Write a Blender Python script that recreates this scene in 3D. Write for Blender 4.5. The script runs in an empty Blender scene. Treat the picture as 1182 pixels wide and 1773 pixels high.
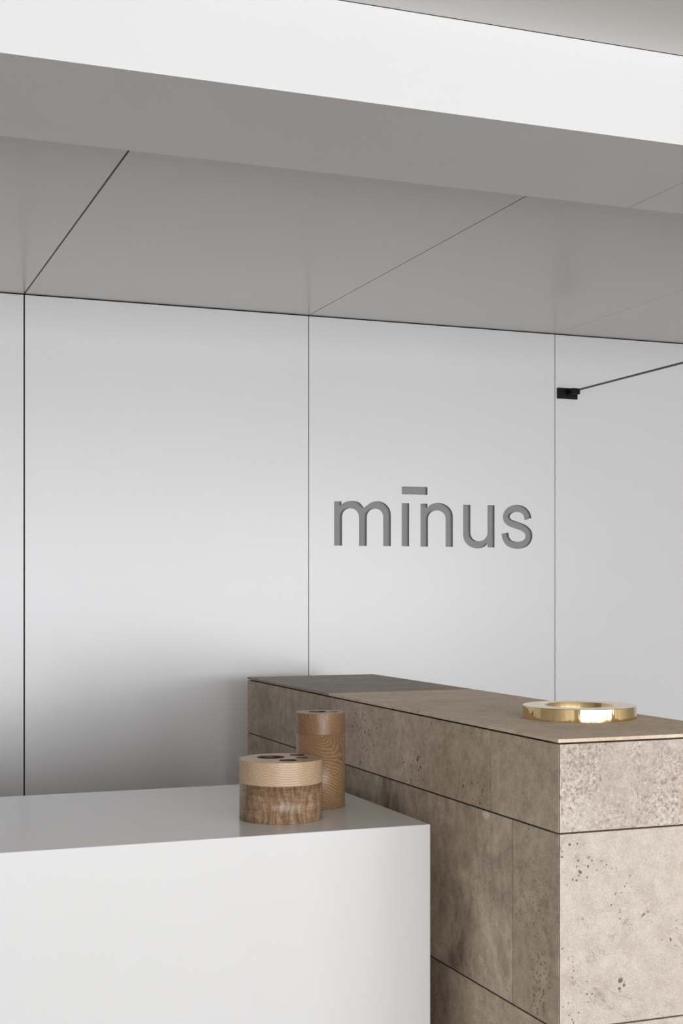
import bpy, bmesh, math
from mathutils import Vector
sc = bpy.context.scene
COL = sc.collection
PI = math.pi

# ------------------------------------------------------------------ camera
D = 5.8                       # distance camera -> back wall (m)
EYE = 1.46                    # lens height above the floor
YAW = math.radians(21.0)
F, CX, HY = 2401.0, 591.0, 1020.0
cam = bpy.data.cameras.new('camera'); co = bpy.data.objects.new('camera', cam); COL.objects.link(co)
co.location = (0, 0, EYE); co.rotation_euler = (PI/2, 0, -YAW)
cam.sensor_fit = 'VERTICAL'; cam.sensor_height = 36; cam.sensor_width = 24
cam.lens = F/1773*36; cam.shift_y = (HY-886.5)/1773
cam.clip_start = .05
sc.camera = co

# ------------------------------------------------------------------ light
sc.view_settings.view_transform = 'Standard'; sc.view_settings.look = 'None'
sc.view_settings.gamma = 1; sc.view_settings.exposure = -0.38
w = bpy.data.worlds.new('world'); sc.world = w; w.use_nodes = True
w.node_tree.nodes['Background'].inputs[0].default_value = (.80, .87, 1, 1)
w.node_tree.nodes['Background'].inputs[1].default_value = 1.0

def area(name, loc, size, power, color, look):
    l = bpy.data.lights.new(name, 'AREA'); l.shape = 'RECTANGLE'; l.size, l.size_y = size
    l.energy = power; l.color = color
    o = bpy.data.objects.new(name, l); COL.objects.link(o); o.location = loc
    o.rotation_euler = Vector(look).to_track_quat('-Z', 'Y').to_euler()
    return o
RY = -4.6                     # window wall, behind the camera
area('daylight', (2.8, RY-.35, 1.35), (11.8, 2.7), 1020, (.975, .985, 1), (0, 1, 0))

# ------------------------------------------------------------------ helpers
def px_dir(x, y):
    r = (x-CX)/F; u = (HY-y)/F
    return Vector((math.sin(YAW)+r*math.cos(YAW), math.cos(YAW)-r*math.sin(YAW), u))
def on_wall(x, y, Y=D):       # world (X, Z) of a photo pixel on a plane of depth Y
    d = px_dir(x, y); k = Y/d.y
    return d.x*k, EYE+d.z*k
def on_x(x, y, X):            # on a plane of constant X -> (Y, Z)
    d = px_dir(x, y); k = X/d.x
    return d.y*k, EYE+d.z*k
def on_z(x, y, Z):            # on a level plane -> (X, Y)
    d = px_dir(x, y); k = (Z-EYE)/d.z
    return d.x*k, d.y*k

def tag(o, label=None, cat=None, group=None, kind=None):
    if label: o['label'] = label
    if cat: o['category'] = cat
    if group: o['group'] = group
    if kind: o['kind'] = kind
    return o
def empty(name, loc, label=None, cat=None, group=None, kind=None):
    o = bpy.data.objects.new(name, None); COL.objects.link(o); o.location = loc
    o.empty_display_size = .05
    return tag(o, label, cat, group, kind)
def link(name, me, mats, parent=None, loc=None):
    o = bpy.data.objects.new(name, me); COL.objects.link(o)
    for m in (mats if isinstance(mats, (list, tuple)) else [mats]): me.materials.append(m)
    if parent: o.parent = parent
    if loc: o.location = loc
    return o
class MB:
    def __init__(s): s.bm = bmesh.new()
    def box(s, x0, y0, z0, x1, y1, z1, mi=0, bev=0):
        t = bmesh.new()
        r = bmesh.ops.create_cube(t, size=1)
        for v in t.verts:
            v.co = Vector(((x0+x1)/2+v.co.x*(x1-x0), (y0+y1)/2+v.co.y*(y1-y0), (z0+z1)/2+v.co.z*(z1-z0)))
        if bev: bmesh.ops.bevel(t, geom=t.edges[:], offset=bev, segments=2, affect='EDGES', profile=.6)
        for f in t.faces: f.material_index = mi
        me = bpy.data.meshes.new('t'); t.to_mesh(me); t.free()
        s.bm.from_mesh(me); bpy.data.meshes.remove(me)
        return s
    def mitre(s, x0, y0, z0, x1, y1, z1, mi, kind, t):
        n0 = len(s.bm.verts); s.box(x0, y0, z0, x1, y1, z1, mi, 0); s.bm.verts.ensure_lookup_table()
        for v in s.bm.verts[n0:]:
            if kind == 'side' and v.co.x > (x0+x1)/2 and v.co.y < (y0+y1)/2: v.co.y += t
            if kind == 'front' and v.co.x < (x0+x1)/2 and v.co.y > (y0+y1)/2: v.co.x += t
        return s
    def build(s, name, mats, parent=None, off=(0, 0, 0), kind=None, smooth=False):
        for v in s.bm.verts: v.co -= Vector(off)
        for f in s.bm.faces: f.smooth = smooth
        me = bpy.data.meshes.new(name); s.bm.to_mesh(me); s.bm.free()
        o = link(name, me, mats, parent)
        if not parent: o.location = off
        if kind: o['kind'] = kind
        return o

def fill2d(loops, thick):
    """filled flat shape (even-odd holes) of given thickness, in local XY, centred on Z"""
    cu = bpy.data.curves.new('tmp', 'CURVE'); cu.dimensions = '2D'; cu.fill_mode = 'BOTH'; cu.extrude = thick/2
    for lp in loops:
        sp = cu.splines.new('POLY'); sp.points.add(len(lp)-1)
        for p, q in zip(sp.points, lp): p.co = (q[0], q[1], 0, 1)
        sp.use_cyclic_u = True
    o = bpy.data.objects.new('tmp', cu); COL.objects.link(o)
    bpy.context.view_layer.update()
    me = bpy.data.meshes.new_from_object(o.evaluated_get(bpy.context.evaluated_depsgraph_get()))
    bpy.data.objects.remove(o); bpy.data.curves.remove(cu)
    me.materials.clear()
    return me

# ------------------------------------------------------------------ materials
class N:
    def __init__(s, name):
        s.m = bpy.data.materials.new(name); s.m.use_nodes = True
        s.t = s.m.node_tree; s.b = s.t.nodes['Principled BSDF']
    def n(s, ty, **k):
        x = s.t.nodes.new(ty)
        for a, v in k.items():
            if a in ('loc', ): continue
            setattr(x, a, v)
        return x
    def l(s, a, b): s.t.links.new(a, b)
    def set(s, **k):
        for a, v in k.items(): s.b.inputs[a.replace('_', ' ')].default_value = v
    def ramp(s, fac, stops, interp='LINEAR'):
        r = s.n('ShaderNodeValToRGB'); r.color_ramp.interpolation = interp
        e = r.color_ramp.elements
        while len(e) < len(stops): e.new(.5)
        for i, (p, c) in enumerate(stops):
            e[i].position = p; e[i].color = (*c, 1) if len(c) == 3 else c
        s.l(fac, r.inputs[0]); return r.outputs[0]
    def mix(s, fac, a, b, mode='MIX'):
        x = s.n('ShaderNodeMix', data_type='RGBA', blend_type=mode)
        for i, v in ((0, fac), (6, a), (7, b)):
            if hasattr(v, 'links'): s.l(v, x.inputs[i])
            else: x.inputs[i].default_value = v if i == 0 else (*v, 1)
        return x.outputs[2]
    def math(s, op, a, b=0.):
        x = s.n('ShaderNodeMath', operation=op)
        for i, v in enumerate((a, b)):
            if hasattr(v, 'links'): s.l(v, x.inputs[i])
            else: x.inputs[i].default_value = v
        return x.outputs[0]
    def coords(s, scale=(1, 1, 1), rot=(0, 0, 0), loc=(0, 0, 0)):
        c = s.n('ShaderNodeTexCoord'); m = s.n('ShaderNodeMapping')
        s.l(c.outputs['Object'], m.inputs[0])
        m.inputs['Location'].default_value = loc; m.inputs['Rotation'].default_value = rot; m.inputs['Scale'].default_value = scale
        return m.outputs[0]
    def noise(s, vec, scale, detail=4, rough=.5, dist=0):
        x = s.n('ShaderNodeTexNoise'); s.l(vec, x.inputs['Vector'])
        x.inputs['Scale'].default_value = scale; x.inputs['Detail'].default_value = detail
        x.inputs['Roughness'].default_value = rough; x.inputs['Distortion'].default_value = dist
        return x.outputs[0]
    def bump(s, h, strength=.2, dist=.002):
        x = s.n('ShaderNodeBump'); x.inputs['Strength'].default_value = strength; x.inputs['Distance'].default_value = dist
        s.l(h, x.inputs['Height']); s.l(x.outputs[0], s.b.inputs['Normal'])

def plain(name, col, rough, coat=0, metallic=0, coat_rough=.1, var=.012):
    k = N(name); k.set(Roughness=rough, Metallic=metallic)
    k.b.inputs['Coat Weight'].default_value = coat; k.b.inputs['Coat Roughness'].default_value = coat_rough
    v = k.coords(); nz = k.noise(v, 1.3, 3)
    a = tuple(c*(1-var) for c in col); b = tuple(min(1, c*(1+var)) for c in col)
    k.l(k.ramp(nz, [(.3, a), (.7, b)]), k.b.inputs['Base Color'])
    return k.m

M_WALL = plain('wall_lacquer', (.80, .803, .815), .28)
M_WALL.node_tree.nodes['Principled BSDF'].inputs['Specular IOR Level'].default_value = .62
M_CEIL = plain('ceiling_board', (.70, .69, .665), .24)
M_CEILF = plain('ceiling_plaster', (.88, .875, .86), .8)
M_BEAM = plain('beam_board', (.77, .775, .775), .34)
M_DESK = plain('desk_lacquer', (.76, .762, .76), .22)
M_DARK = plain('shadow_gap', (.015, .012, .010), .9)
M_LET = plain('sign_grey', (.32, .32, .317), .6)
M_BLACK = plain('black_metal', (.006, .006, .006), .5)
M_BLACK.node_tree.nodes['Principled BSDF'].inputs['Specular IOR Level'].default_value = .2
M_GEDGE = plain('grey_rod', (.10, .10, .098), .5)
M_SIDE = plain('side_wall_paint', (.70, .68, .65), .8)
M_FRAME = plain('window_frame_paint', (.05, .05, .05), .5)

def brass():
    k = N('polished_brass'); k.set(Metallic=1.0, Roughness=.06)
    k.b.inputs['Base Color'].default_value = (.76, .57, .30, 1)
    v = k.coords((1, 1, 1)); nz = k.noise(k.coords((1, 1, .15)), 22, 3, .5)
    k.bump(nz, .6, .006)
    k.l(k.ramp(k.noise(v, 30, 4), [(.3, (.045,)*3), (.75, (.09,)*3)]), k.b.inputs['Roughness'])
    return k.m
M_BRASS = brass()

def floor_mat():
    k = N('dark_floor'); k.set(Roughness=.45)
    v = k.coords(); nz = k.noise(v, 3, 6, .6)
    k.l(k.ramp(nz, [(.3, (.125, .086, .055)), (.7, (.17, .124, .084))]), k.b.inputs['Base Color'])
    return k.m
M_FLOOR = floor_mat()

def stone(name, lo, hi, seed, pits=.5, speck=.3, crust=0., streak=.9, cracks=0., clusters=()):
    """warm limestone: cloudy tone, fine grain, pale specks and dark open pores"""
    k = N(name); k.set(Roughness=.62)
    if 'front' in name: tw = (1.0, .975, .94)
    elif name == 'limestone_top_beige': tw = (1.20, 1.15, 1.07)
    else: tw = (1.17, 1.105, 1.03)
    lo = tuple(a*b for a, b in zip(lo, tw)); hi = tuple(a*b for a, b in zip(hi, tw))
    v = k.coords(loc=(seed, seed*1.7, seed*.6)); vs = k.coords((1, 1, 1/streak), loc=(seed*2.3, seed, seed))
    cloud = k.noise(vs, 4.5, 9, .68, .3)
    mid = tuple((a+b)/2 for a, b in zip(lo, hi))
    c = k.ramp(cloud, [(.32, lo), (.5, mid), (.68, hi)])
    blot = k.noise(vs, 26, 8, .75)
    c = k.mix(.42 if 'front' in name else .72, c, k.ramp(blot, [(.3, (.26,)*3), (.5, (.5,)*3), (.72, (.72,)*3)]), 'OVERLAY')
    grain = k.noise(v, 230, 4, .7)
    c = k.mix(.45, c, k.ramp(grain, [(.33, (.28,)*3), (.67, (.72,)*3)]), 'OVERLAY')
    # pale chips
    g2 = k.noise(vs, 70, 5, .7, .5); msk = k.noise(v, 5, 3)
    sp = k.math('MULTIPLY', k.ramp(g2, [(.60, (0,)*3), (.67, (1,)*3)]), k.ramp(msk, [(.48, (.1,)*3), (.62, (1,)*3)]))
    c = k.mix(k.math('MULTIPLY', sp, speck), c, tuple(min(1, h*1.35+.08) for h in hi))
    height = k.math('ADD', k.math('MULTIPLY', grain, .15), k.math('MULTIPLY', g2, .35))
    if crust:
        g3 = k.noise(v, 95, 6, .8, .2)
        m3 = k.ramp(k.noise(v, 6.5, 5, .6, .6), [(.36, (0,)*3), (.52, (1,)*3)])
        dk = k.math('MULTIPLY', k.ramp(g3, [(.40, (1,)*3), (.49, (0,)*3)]), m3)
        c = k.mix(k.math('MULTIPLY', dk, crust), c, tuple(l*f for l, f in zip(lo, (.50, .36, .28))))
        lt = k.math('MULTIPLY', k.ramp(g3, [(.56, (0,)*3), (.62, (1,)*3)]), m3)
        c = k.mix(k.math('MULTIPLY', lt, crust), c, tuple(min(1, h*1.3+.06) for h in hi))
        height = k.math('ADD', height, k.math('MULTIPLY', g3, .8))
    # open pores: irregular cells, kept only where a mask lets them
    for sc_, th, mk in ((34, .20, .60), (75, .24, .56)):
        vo = k.n('ShaderNodeTexVoronoi', feature='F1'); vo.inputs['Scale'].default_value = sc_
        dv = k.n('ShaderNodeMixRGB'); dv.blend_type = 'ADD'; dv.inputs[0].default_value = .012
        nn = k.n('ShaderNodeTexNoise'); nn.inputs['Scale'].default_value = 60
        k.l(vs, nn.inputs['Vector']); k.l(vs, dv.inputs[1]); k.l(nn.outputs[1], dv.inputs[2]); k.l(dv.outputs[0], vo.inputs['Vector'])
        pit = k.ramp(vo.outputs['Distance'], [(th*.72, (1,)*3), (th, (0,)*3)])
        cell = k.n('ShaderNodeSeparateColor'); k.l(vo.outputs['Color'], cell.inputs[0])
        pit = k.math('MULTIPLY', pit, k.ramp(cell.outputs[0], [(.62, (0,)*3), (.66, (1,)*3)]))
        pm = k.ramp(k.noise(v, 3.2, 3, .6), [(mk-.06, (0,)*3), (mk, (1,)*3)])
        pit0 = k.ramp(vo.outputs['Distance'], [(th*1.2, (1,)*3), (th*1.5, (0,)*3)])
        pit0 = k.math('MULTIPLY', pit0, k.ramp(cell.outputs[0], [(.40, (0,)*3), (.44, (1,)*3)]))
        pit = k.math('MULTIPLY', pit, pm)
        for cp, cr in clusters:
            tc = k.n('ShaderNodeTexCoord'); vd = k.n('ShaderNodeVectorMath', operation='DISTANCE')
            k.l(tc.outputs['Object'], vd.inputs[0]); vd.inputs[1].default_value = cp
            near = k.ramp(vd.outputs['Value'], [(cr*.7, (1,)*3), (cr, (0,)*3)])
            pit = k.math('MAXIMUM', pit, k.math('MULTIPLY', pit0, near))
        c = k.mix(k.math('MULTIPLY', pit, pits), c, tuple(l*.22 for l in lo))
        height = k.math('SUBTRACT', height, k.math('MULTIPLY', pit, 1.2*pits))
    if cracks:
        cn = k.noise(k.coords((1, 1, .7), loc=(seed*3, seed, -seed)), 9, 6, .62, .8)
        ln = k.ramp(k.math('ABSOLUTE', k.math('SUBTRACT', cn, .5)), [(.0025, (1,)*3), (.008, (0,)*3)])
        ln = k.math('MULTIPLY', ln, k.ramp(k.noise(v, 7, 4, .7), [(.56, (0,)*3), (.60, (1,)*3)]))
        c = k.mix(k.math('MULTIPLY', ln, cracks), c, tuple(l*.15 for l in lo))
        height = k.math('SUBTRACT', height, ln)
    k.l(c, k.b.inputs['Base Color']); k.bump(height, .45, .002)
    return k.m
_ox, _oy = (.2897+.3855)/2*D, (.504+.940)/2*D
def _cs(x, y, rr): q = on_x(x, y, .2897*D); return ((.2897*D-_ox, q[0]-_oy, q[1]), rr)
def _cf(x, y, rr): q = on_wall(x, y, .504*D); return ((q[0]-_ox, .504*D-_oy, q[1]), rr)
CL_SIDE = [_cs(934, 1665, .045), _cs(938, 1700, .05), _cs(930, 1730, .05), _cs(925, 1580, .04)]
CL_SIDE1 = [_cs(726, 1322, .028), _cs(722, 1372, .022), _cs(622, 1320, .018)]
CL_FRT = [_cf(976, 1520, .020), _cf(1000, 1600, .022), _cf(1075, 1705, .02), _cf(1120, 1590, .02), _cf(1045, 1490, .025)]
S_MID = stone('limestone_taupe', (.33, .272, .212), (.54, .465, .38), 1.0, .7, .30)
S_MID2 = stone('limestone_taupe_smooth', (.40, .34, .268), (.53, .46, .37), 4.0, .35, .10)
S_MID3 = stone('limestone_taupe_pitted', (.36, .302, .24), (.57, .495, .41), 9.3, .95, .25, cracks=1., clusters=CL_SIDE1)
S_DARK = stone('limestone_umber_and_shade', (.26, .212, .164), (.44, .375, .303), 6.0, .5, .10)
S_BLOT = stone('limestone_blotched', (.20, .158, .12), (.60, .52, .43), 13.0, .8, .55, 0, 1.3, cracks=.35)
S_TOPD = stone('limestone_top_umber', (.235, .195, .172), (.32, .275, .243), 3.0, .1, .08)
S_TOPL = stone('limestone_top_beige', (.55, .465, .375), (.68, .585, .48), 5.0, .5, .15)
S_FRT1 = stone('limestone_front_crusted', (.46, .40, .355), (.62, .56, .51), 2.2, .25, .5, .75, 1.0)
S_FRT2 = stone('limestone_front_pale', (.56, .505, .45), (.62, .565, .51), 7.7, .95, .35, .10, 1.0, cracks=.4, clusters=CL_FRT)
S_PIT = stone('limestone_open_pored', (.36, .30, .235), (.50, .43, .345), 8.1, .6, .15, clusters=CL_SIDE)
M_CORE = plain('stone_core', (.03, .022, .016), .9)

def wood_rings(name, lo, hi, axis_pt, axis_rot, scale, dist, dscale=1.5, contrast=.5, pores=.4, rough=.36, fleck=0):
    """solid timber: growth rings about an axis through axis_pt"""
    k = N(name); k.set(Roughness=rough)
    c0 = k.n('ShaderNodeTexCoord'); mp = k.n('ShaderNodeMapping'); mp.vector_type = 'TEXTURE'
    k.l(c0.outputs['Object'], mp.inputs[0]); mp.inputs['Location'].default_value = axis_pt; mp.inputs['Rotation'].default_value = axis_rot
    wv = k.n('ShaderNodeTexWave', wave_type='RINGS', rings_direction='Z', wave_profile='SAW')
    k.l(mp.outputs[0], wv.inputs['Vector'])
    wv.inputs['Scale'].default_value = scale; wv.inputs['Distortion'].default_value = dist
    wv.inputs['Detail'].default_value = 1; wv.inputs['Detail Scale'].default_value = dscale; wv.inputs['Detail Roughness'].default_value = .55
    big = k.noise(mp.outputs[0], 9, 4, .6, .5)
    c = k.mix(k.math('MULTIPLY', k.ramp(wv.outputs['Fac'], [(.25, (0,)*3), (.93, (1,)*3), (1, (.2,)*3)]), contrast), hi, lo)
    c = k.mix(.5, c, k.ramp(big, [(.25, (.36,)*3), (.75, (.62,)*3)]), 'OVERLAY')
    mp2 = k.n('ShaderNodeMapping'); k.l(mp.outputs[0], mp2.inputs[0]); mp2.inputs['Scale'].default_value = (1, 1, .06)
    fine = k.noise(mp2.outputs[0], 420, 3, .6)
    c = k.mix(pores, c, k.ramp(fine, [(.3, (.28,)*3), (.65, (.60,)*3)]), 'OVERLAY')
    if fleck:
        fl = k.coords((1, 1, .10)); f1 = k.noise(fl, 95, 4, .6, 1.0)
        c = k.mix(k.math('MULTIPLY', k.ramp(f1, [(.60, (0,)*3), (.66, (1,)*3)]), fleck), c, tuple(min(1, h*1.5) for h in hi))
    k.l(c, k.b.inputs['Base Color']); k.bump(k.math('ADD', wv.outputs['Fac'], fine), .10, .0008)
    return k.m

def wood_curl(name, lo, mid, hi):
    """curly walnut: wavering upright streaks crossed by faint horizontal figure"""
    k = N(name); k.set(Roughness=.34)
    c0 = k.n('ShaderNodeTexCoord')
    warp = k.n('ShaderNodeTexNoise'); warp.inputs['Scale'].default_value = 16; warp.inputs['Detail'].default_value = 3
    k.l(c0.outputs['Object'], warp.inputs['Vector'])
    ad = k.n('ShaderNodeMixRGB'); ad.blend_type = 'ADD'; ad.inputs[0].default_value = .035
    k.l(c0.outputs['Object'], ad.inputs[1]); k.l(warp.outputs[1], ad.inputs[2])
    mp = k.n('ShaderNodeMapping'); k.l(ad.outputs[0], mp.inputs[0]); mp.inputs['Scale'].default_value = (1, 1, .13)
    a = k.noise(mp.outputs[0], 75, 6, .66, .8)
    c = k.ramp(a, [(.34, lo), (.50, mid), (.62, hi)])
    mq = k.n('ShaderNodeMapping'); k.l(c0.outputs['Object'], mq.inputs[0]); mq.inputs['Scale'].default_value = (.16, .16, 1)
    h = k.noise(mq.outputs[0], 170, 4, .6, .2)
    c = k.mix(.7, c, k.ramp(h, [(.30, (.28,)*3), (.65, (.64,)*3)]), 'OVERLAY')
    b = k.noise(mq.outputs[0], 14, 4, .6, .4)
    c = k.mix(.6, c, k.ramp(b, [(.30, (.32,)*3), (.65, (.62,)*3)]), 'OVERLAY')
    k.l(c, k.b.inputs['Base Color']); k.bump(h, .08, .0008)
    return k.m

# ------------------------------------------------------------------ room shell
X0, X1 = -4.2, 9.4
Z_CEIL = EYE+.2096*D          # low ceiling between the beam and the back wall
Z_FRONT = EYE+.2138*D         # ceiling on the camera's side of the beam
Z_BEAM = EYE+.178*D
YB0, YB1 = .470*D, .5565*D
SP = .21435*D
SEAMS = [.1427*D+SP*i for i in range(-3, 6)]
S_SIGN = SEAMS[4]             # seam left of the sign panel

MB().box(X0-.2, RY-1.2, -.1, X1+.2, D+.3, 0).build('floor', M_FLOOR, kind='structure')
MB().box(X0-.15, RY-.15, 0, X0, D+.2, Z_FRONT+.2).build('wall_left', M_SIDE, kind='structure')
MB().box(X1, RY-.15, 0, X1+.15, D+.2, Z_FRONT+.2).build('wall_right', M_SIDE, kind='structure')
# rear wall round a row of floor-to-ceiling windows
WX = [-2.9, -.35, 2.2, 4.2, 6.2, 8.2]; WT = 2.55  # row's left end, unseen, added to brighten the stone counter's left face
m = MB().box(X0, RY-.15, 0, WX[0], RY, Z_FRONT).box(WX[-1], RY-.15, 0, X1, RY, Z_FRONT).box(WX[0], RY-.15, WT, WX[-1], RY, Z_FRONT)
m.build('wall_rear', M_SIDE, kind='structure')
MB().box(WX[2], RY-.15, 0, WX[3], RY, .40).build('added_sill', M_FLOOR, kind='structure')  # unseen low sill, added to darken the reflection low on the back wall
for i in range(5):
    a, b = WX[i], WX[i+1]; t = .08; s0 = .4 if i == 2 else 0
    m = MB().box(a, RY-.1, s0, a+t, RY-.04, WT).box(b-t, RY-.1, s0, b, RY-.04, WT)
    m.box(a+t, RY-.1, WT-t, b-t, RY-.04, WT).box(a+t, RY-.1, s0, b-t, RY-.04, s0+t)
    m.build('window_%d' % (i+1), M_FRAME, kind='structure')

# back wall: dark substrate with lacquered panels hung proud of it
wb = MB().box(X0, D+.02, 0, X1, D+.2, Z_FRONT+.2).build('wall_back', M_DARK, kind='structure')
def gap(i): return .0062 if i == 4 else .0042
edges = [X0]+SEAMS+[X1]
ZT = Z_CEIL-.004

def seg_arc(cx, cy, rx, ry, a0, a1, n=20):
    return [(cx+rx*math.cos(math.radians(a0+(a1-a0)*i/n)), cy+ry*math.sin(math.radians(a0+(a1-a0)*i/n))) for i in range(n+1)]
# letter outlines, in units measured on the sign (y downwards), taken to the wall plane
def letters():
    out = []
    # m
    p = [(57, 388), (57, 150), (96, 150), (96, 172)]
    p += seg_arc(152, 192, 66, 45, 207, 310, 14)[1:] + [(217, 183)]
    p += seg_arc(288, 222, 74, 73, 212, 360, 24)[2:] + [(362, 391), (321, 391), (321, 235)]
    p += seg_arc(277, 235, 44.5, 46, 0, -180, 20)[1:] + [(232, 390), (190, 390), (190, 233)]
    p += seg_arc(144.5, 233, 45.5, 46, 0, -180, 20)[1:] + [(99, 388)]
    out.append([p])
    # i with its bar
    out.append([[(421, 391), (421, 159), (461, 159.6), (461, 391.5)]])
    out.append([[(421, 70), (559, 73), (559, 115), (421, 111)]])
    # n
    p = [(522, 393.5), (522, 162), (559, 162.6), (559, 182)]
    p += seg_arc(616, 232, 80, 74, 226, 360, 26)[2:] + [(696, 395), (657, 394.6), (657, 244)]
    p += seg_arc(609.5, 244, 47.5, 46, 0, -180, 20)[1:] + [(562, 393.8)]
    out.append([p])
    # u
    p = [(751, 167.5), (790, 168), (790, 318)]
    p += seg_arc(836, 318, 46, 47, 180, 0, 20)[1:] + [(882, 170), (920, 170.5), (920, 398), (882, 397.4), (882, 378)]
    p += seg_arc(828, 330, 77, 73, 46, 180, 26)[2:]
    out.append([p])
    # s: even stroke along a centreline
    ctl = [(1101, 244.5), (1093, 218), (1073, 196), (1040, 187.5), (1012, 193.5), (993, 208), (984.5, 228), (987, 248), (1004, 265), (1040, 279),
           (1078, 294), (1102, 318), (1103, 350), (1084, 376), (1044, 386.5), (1004, 377), (983, 352), (976, 321)]
    P = [(2*ctl[0][0]-ctl[1][0], 2*ctl[0][1]-ctl[1][1])]+ctl+[(2*ctl[-1][0]-ctl[-2][0], 2*ctl[-1][1]-ctl[-2][1])]
    cl = []
    for i in range(1, len(P)-2):
        for s in range(6):
            t = s/6
            cl.append(tuple(.5*(2*P[i][k]+(P[i+1][k]-P[i-1][k])*t+(2*P[i-1][k]-5*P[i][k]+4*P[i+1][k]-P[i+2][k])*t*t+(3*P[i][k]-P[i-1][k]-3*P[i+1][k]+P[i+2][k])*t**3) for k in (0, 1)))
    cl.append(ctl[-1])
    L, R = [], []
    for i, c in enumerate(cl):
        a = cl[max(0, i-1)]; b = cl[min(len(cl)-1, i+1)]
        d = Vector((b[0]-a[0], b[1]-a[1])).normalized(); nn = Vector((-d.y, d.x))*18.8
        L.append((c[0]+nn.x, c[1]+nn.y)); R.append((c[0]-nn.x, c[1]-nn.y))
    out.append([L+R[::-1]])
    return out
def zoom_to_wall(p):
    return on_wall(560+p[0]*380/1182, 820+p[1]*150/467)
LET = [[[zoom_to_wall(p) for p in lp] for lp in l] for l in letters()]

PT = .018                      # panel thickness; front face lies at Y = D
for i in range(len(edges)-1):
    a = edges[i]+(gap(i)/2 if i else 0); b = edges[i+1]-gap(i+1)/2
    if abs(edges[i]-S_SIGN) < 1e-6:
        loops = [[(a, .004), (b, .004), (b, ZT), (a, ZT)]]
        for l in LET: loops += l
        me = fill2d(loops, PT)
        for v in me.vertices: v.co = Vector((v.co.x, D+PT/2-v.co.z, v.co.y))
        link('wall_panel', me, M_WALL, wb)
    else:
        MB().box(a, D, .004, b, D+PT, ZT, bev=.0006).build('wall_panel', M_WALL, wb)

# sign: each letter is a grey tray let into the panel
DEP = .0155
cx = sum(p[0] for p in LET[2][0])/4; cz = LET[0][0][0][1]
sign = empty('wall_sign', (cx, D, cz), 'grey recessed lettering cut into the white back wall panel above the stone counter', 'sign')
def tray(name, lp):
    mx = sum(p[0] for p in lp)/len(lp); mz = sum(p[1] for p in lp)/len(lp)
    me = fill2d([lp], 0)
    bm = bmesh.new(); bm.from_mesh(me); bpy.data.meshes.remove(me)
    for v in bm.verts: v.co = Vector((v.co.x, D+DEP, v.co.y))
    n = len(lp)
    e = .0003
    F0 = [bm.verts.new((p[0], D+e, p[1])) for p in lp]; B0 = [bm.verts.new((p[0], D+DEP, p[1])) for p in lp]
    for i in range(n): bm.faces.new((F0[i], F0[(i+1) % n], B0[(i+1) % n], B0[i]))
    # pull walls in a hair so they cover the panel's cut edge
    area2 = sum(lp[i][0]*lp[(i+1) % n][1]-lp[(i+1) % n][0]*lp[i][1] for i in range(n))
    sgn = 1 if area2 > 0 else -1
    for i in range(n):
        a, b = Vector(lp[i-1]), Vector(lp[(i+1) % n]); d = (b-a)
        if d.length < 1e-9: continue
        d.normalize(); nn = Vector((-d.y, d.x))*sgn*.0004
        for v in (F0[i], B0[i]): v.co.x += nn.x; v.co.z += nn.y
    for v in bm.verts: v.co -= Vector((cx, D, cz))
    me = bpy.data.meshes.new(name); bm.to_mesh(me); bm.free()
    return link(name, me, M_LET, sign)
for nm, l in zip(['letter', 'letter', 'accent_bar', 'letter', 'letter', 'letter'], LET): tray(nm, l[0])

# ceilings
cl = MB().box(X0, YB1-.05, Z_CEIL+.018, X1, D+.2, Z_FRONT+.2, 0).box(X0, RY-.15, Z_FRONT+.018, X1, YB0+.05, Z_FRONT+.25).box(X0, YB0, Z_FRONT+.1, X1, YB1, Z_FRONT+.25)
cl = cl.build('ceiling', M_DARK, kind='structure')
for i in range(len(edges)-1):
    g = lambda j: .0062 if j == 4 else (.0022 if j == 6 else .0042)
    a = edges[i]+(g(i)/2 if i else 0); b = edges[i+1]-g(i+1)/2
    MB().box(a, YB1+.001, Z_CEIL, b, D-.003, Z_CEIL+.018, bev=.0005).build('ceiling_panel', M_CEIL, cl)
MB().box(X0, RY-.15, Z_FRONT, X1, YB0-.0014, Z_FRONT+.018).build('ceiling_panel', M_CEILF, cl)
# dropped beam across the room: two long boards with one butt joint
bmr = MB().box(X0, YB0+.006, Z_BEAM+.006, X1, YB1-.006, Z_FRONT+.1).build('trim_1', M_DARK, kind='structure')
for a, b in ((X0, SEAMS[4]-.0012), (SEAMS[4]+.0012, X1)):
    MB().box(a, YB0, Z_BEAM, b, YB1, Z_FRONT-.0008, bev=.0012).build('beam_board', M_BEAM, bmr)

# ------------------------------------------------------------------ stone counter
ZS = EYE-.0622*D
SX0 = .2897*D; SX1 = .3855*D; SY0 = .504*D; SY1 = .940*D
sc_root = empty('stone_counter', ((SX0+SX1)/2, (SY0+SY1)/2, 0), 'tall counter clad in taupe limestone slabs, standing before the white panelled wall', 'counter')
off = tuple(sc_root.location)
G = .0045
MB().box(SX0+.0014, SY0+.040, 0, SX1-.012, SY1-.012, ZS-.012).build('core', M_CORE, sc_root, off)
T = .030
ZTOP = ZS-.011                # underside of the thin top slabs
jy = on_z(573, 1200, ZS)[1]   # joint across the top
m = MB().box(SX0-.001, SY0-.001, ZS-.009, SX1+.001, jy-.001, ZS, 0, .0015).box(SX0-.001, jy+.001, ZS-.009, SX1+.001, SY1, ZS, 1, .0015)
m.build('countertop', [S_TOPL, S_TOPD], sc_root, off)
z1 = on_wall(967, 1444, SY0)[1]; z2 = on_wall(967, 1786, SY0)[1]
z3 = z2-(ZS-z1)
def yl(x, row):               # depth on the left face of a photo column
    return on_x(x, 1300, SX0)[0]
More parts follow.
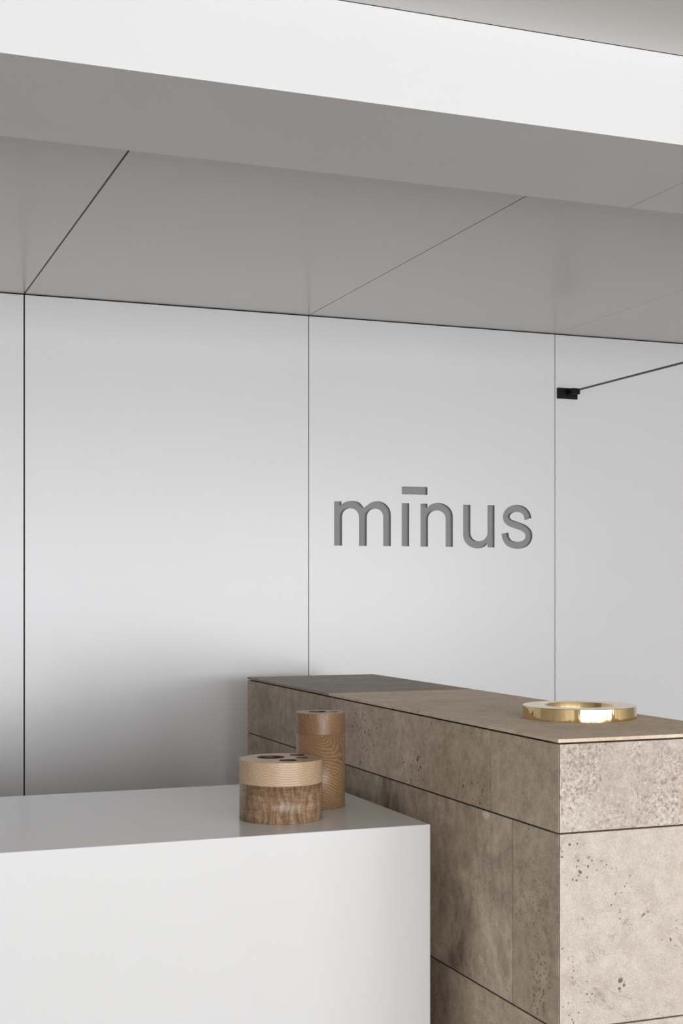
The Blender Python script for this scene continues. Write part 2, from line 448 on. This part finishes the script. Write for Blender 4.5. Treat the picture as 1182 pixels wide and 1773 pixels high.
row1 = [yl(x, 1) for x in (494, 573, 733, 849)]
row2 = [yl(x, 1) for x in (520, 643, 887)]
row3 = [on_x(779, 1700, SX0)[0]]
def courses(side):
    m = MB()
    g = G/2
    def run(ys, z0, z1_, mats):
        ys = [SY1]+sorted(ys, reverse=True)+[SY0]
        for k in range(len(ys)-1):
            hi = ys[k]-(.0019 if k else 0); lo = ys[k+1]+(.0019 if k < len(ys)-2 else 0)
            if k == len(ys)-2: m.mitre(SX0, lo, z0+g, SX0+T, hi, z1_-g, mats[k], 'side', T)
            else: m.box(SX0, lo, z0+g, SX0+T, hi, z1_-g, mats[k], .0004)
    run(row1, z1, ZTOP, [0, 0, 3, 1, 2])
    run(row2, z2, z1, [0, 0, 4, 5])
    run(row3, z3, z2, [0, 2])  # far slab's umber paints the shade beside the desk
    run([row3[0]+.5], 0, z3, [0, 1])
    return m
courses(0).build('side_cladding', [S_DARK, S_MID, S_MID2, S_MID3, S_BLOT, S_PIT], sc_root, off)
m = MB()
mi = SX0+.0035
for z0, z1_, k in ((z1, ZTOP, 0), (z2, z1, 1), (z3, z2, 1), (0, z3, 0)):
    m.mitre(mi, SY0, z0+G/2, SX1-T-.002, SY0+T, z1_-G/2, k, 'front', T)
m.build('front_cladding', [S_FRT1, S_FRT2], sc_root, off)
m = MB()
for z0, z1_ in ((z1, ZTOP), (z2, z1), (z3, z2), (0, z3)):
    m.box(SX1-T, SY0, z0+G/2, SX1, SY1, z1_-G/2, 0, .0012)
    m.box(SX0+T+.001, SY1-T, z0+G/2, SX1-T-.001, SY1, z1_-G/2, 0, .0012)
m.build('rear_cladding', [S_MID2], sc_root, off)
sy, sz = on_x(841, 1411, SX0)
bm = bmesh.new(); bmesh.ops.create_cone(bm, cap_ends=True, segments=24, radius1=.010, radius2=.010, depth=.002)
for v in bm.verts: v.co = Vector((SX0-off[0]-.0004+v.co.z, sy-off[1]+v.co.x*1.7, sz+v.co.y))
bmesh.ops.recalc_face_normals(bm, faces=bm.faces[:])
me = bpy.data.meshes.new('filler_spot'); bm.to_mesh(me); bm.free()
tag(link('filler_spot', me, plain('pale_filler', (.74, .67, .58), .7), sc_root), 'small pale round filler spot')

# ------------------------------------------------------------------ white counter
ZC = EYE-.1110*D
CY0, CY1, CXR = .596*D, .757*D, .2737*D
CXL = -2.6
wr = MB().box(CXL, CY0, 0, CXR, CY1, ZC, 0, .0022).build('reception_desk', M_DESK, off=((CXL+CXR)/2, (CY0+CY1)/2, 0))
tag(wr, 'long plain white lacquered desk block in the foreground, left of the stone counter', 'desk')

# ------------------------------------------------------------------ turned wooden pots
def disc(r, n=96): return [(r*math.cos(2*PI*i/n), r*math.sin(2*PI*i/n)) for i in range(n)]
def drum(name, loc, r, h, hl, holes, m_lid, m_body, label, m_in):
    root = empty(name, loc, label, 'pot')
    root.rotation_euler.z = -math.atan2(loc[0], loc[1])      # its holes are set out facing the viewer's side
    bm = bmesh.new()
    def ring(rr, z): return [bm.verts.new((rr*math.cos(2*PI*i/96), rr*math.sin(2*PI*i/96), z)) for i in range(96)]
    prof = [(r-.0012, 0), (r, .0012), (r, h-hl-.0003)]
    rs = [ring(*p) for p in prof]
    for a, b in zip(rs, rs[1:]):
        for i in range(96): bm.faces.new((a[i], a[(i+1) % 96], b[(i+1) % 96], b[i]))
    bm.faces.new(rs[0][::-1]); bm.faces.new(rs[-1])
    for f in bm.faces: f.smooth = len(f.verts) == 4
    me = bpy.data.meshes.new('body'); bm.to_mesh(me); bm.free()
    link('body', me, m_body, root)
    # lid with drilled holes
    loops = [disc(r)]+[[(cx*r+q[0], cy*r+q[1]) for q in disc(hr*r, 48)] for cx, cy, hr in holes]
    me = fill2d(loops, hl)
    for v in me.vertices: v.co.z += h-hl/2
    for p in me.polygons: p.use_smooth = abs(p.normal.z) < .5
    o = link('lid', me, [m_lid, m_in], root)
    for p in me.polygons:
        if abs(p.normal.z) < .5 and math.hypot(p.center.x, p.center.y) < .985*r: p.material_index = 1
    return root
ex = lambda x, y, z: on_z(x, y, z)
p = ex(486, 1416.3, ZC); rS = .1165
M_BORE_SHADE = wood_rings('bore_shade_wood', (.07, .04, .02), (.13, .08, .045), (0, 0, 0), (0, 0, 0), 20, 3)  # dark colour paints the shade inside the drilled holes
OAK_LO, OAK_HI = (.25, .14, .065), (.56, .39, .235)
lidS = wood_rings('oak_pale', (.34, .21, .11), (.62, .46, .30), (0.02, -.2, .36), (PI/2-.12, 0, 0), 50, 2.6, 1.1, .6, .5)
bodyS = wood_curl('walnut_curly', (.17, .095, .048), (.28, .17, .095), (.44, .29, .18))
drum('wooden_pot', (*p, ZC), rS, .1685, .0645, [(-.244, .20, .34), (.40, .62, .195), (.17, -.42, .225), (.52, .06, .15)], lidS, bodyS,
     'short wide wooden pot with pale oak top and walnut base, on the white desk', M_BORE_SHADE)
p = ex(555, 1395.5, ZC); rT = .0725
lidT = wood_rings('oak_brown', (.12, .062, .028), (.30, .17, .085), (-.03, 0, .33), (PI/2+.8, .2, .9), 52, 3.2, .8, .6, .6, fleck=.6)
bodyT = wood_rings('oak_golden', (.14, .073, .032), (.38, .225, .115), (.03, 0, .150), (PI/2-.75, 0, -.40), 50, 3.6, .9, .7, .6)
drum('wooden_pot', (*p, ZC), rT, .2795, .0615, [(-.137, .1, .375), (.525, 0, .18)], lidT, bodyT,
     'tall narrow oak pot standing behind the short wide one on the white desk', M_BORE_SHADE)

# ------------------------------------------------------------------ brass ring
p = ex(1002.5, 1242.5, ZS); dep = p[0]*math.sin(YAW)+p[1]*math.cos(YAW)
R1 = 97.2/F*dep; R2 = R1*.60; RH = 22.0/F*dep
bm = bmesh.new()
b = .0012
prof = [(R1+.0014-b, 0), (R1+.0014, b), (R1, RH-b), (R1-b*.3, RH-b*.3), (R1-b, RH), (R2+b, RH), (R2+b*.3, RH-b*.3), (R2, RH-b), (R2-.002, b), (R2-.002+b, 0)]
NS = 128
rs = [[bm.verts.new((rr*math.cos(2*PI*i/NS), rr*math.sin(2*PI*i/NS), z)) for i in range(NS)] for rr, z in prof]
for k in range(len(rs)):
    a, c = rs[k], rs[(k+1) % len(rs)]
    for i in range(NS):
        f = bm.faces.new((a[i], a[(i+1) % NS], c[(i+1) % NS], c[i])); f.smooth = True
bmesh.ops.recalc_face_normals(bm, faces=bm.faces[:])
me = bpy.data.meshes.new('brass_ring'); bm.to_mesh(me); bm.free()
me.set_sharp_from_angle(angle=math.radians(20))
o = link('brass_ring', me, M_BRASS); o.location = (*p, ZS)
tag(o, 'thick polished brass ring lying flat on the near end of the stone counter', 'ornament')

# ------------------------------------------------------------------ wall bracket and its rod
bx0, bz1 = on_wall(963.5, 671.5); bx1, bz0 = on_wall(997.5, 692)
jx0, jz0 = on_wall(978.5, 684.5); jx1, jz1 = on_wall(992.5, 675.5); rx, rz = on_wall(990.3, 677.6)
bk = empty('wall_bracket', ((bx0+bx1)/2, D, (bz0+bz1)/2), 'small black metal bracket on the white back wall, holding a thin grey rod', 'bracket')
off = tuple(bk.location)
MB().box(bx0, D-.012, bz0, bx1, D, bz1, 0, .0015).build('wall_plate', M_BLACK, bk, off)
jaw = MB().box(jx0, D-.062, jz0, jx1, D-.0115, jz1, 0, .0015).build('jaw', M_BLACK, bk, off)
bm = bmesh.new(); RR = .0045
a = [bm.verts.new((rx+RR*math.cos(PI*i/8), D-.05, rz+RR*math.sin(PI*i/8))) for i in range(16)]
b = [bm.verts.new((rx+RR*math.cos(PI*i/8), YB1-.35, rz+RR*math.sin(PI*i/8))) for i in range(16)]
for i in range(16): bm.faces.new((a[i], b[i], b[(i+1) % 16], a[(i+1) % 16]))
bm.faces.new(a); bm.faces.new(b[::-1])
bmesh.ops.recalc_face_normals(bm, faces=bm.faces[:])
for v in bm.verts: v.co -= Vector(off)
me = bpy.data.meshes.new('rod'); bm.to_mesh(me); bm.free()
tag(link('rod', me, M_GEDGE, bk), 'thin grey rod')
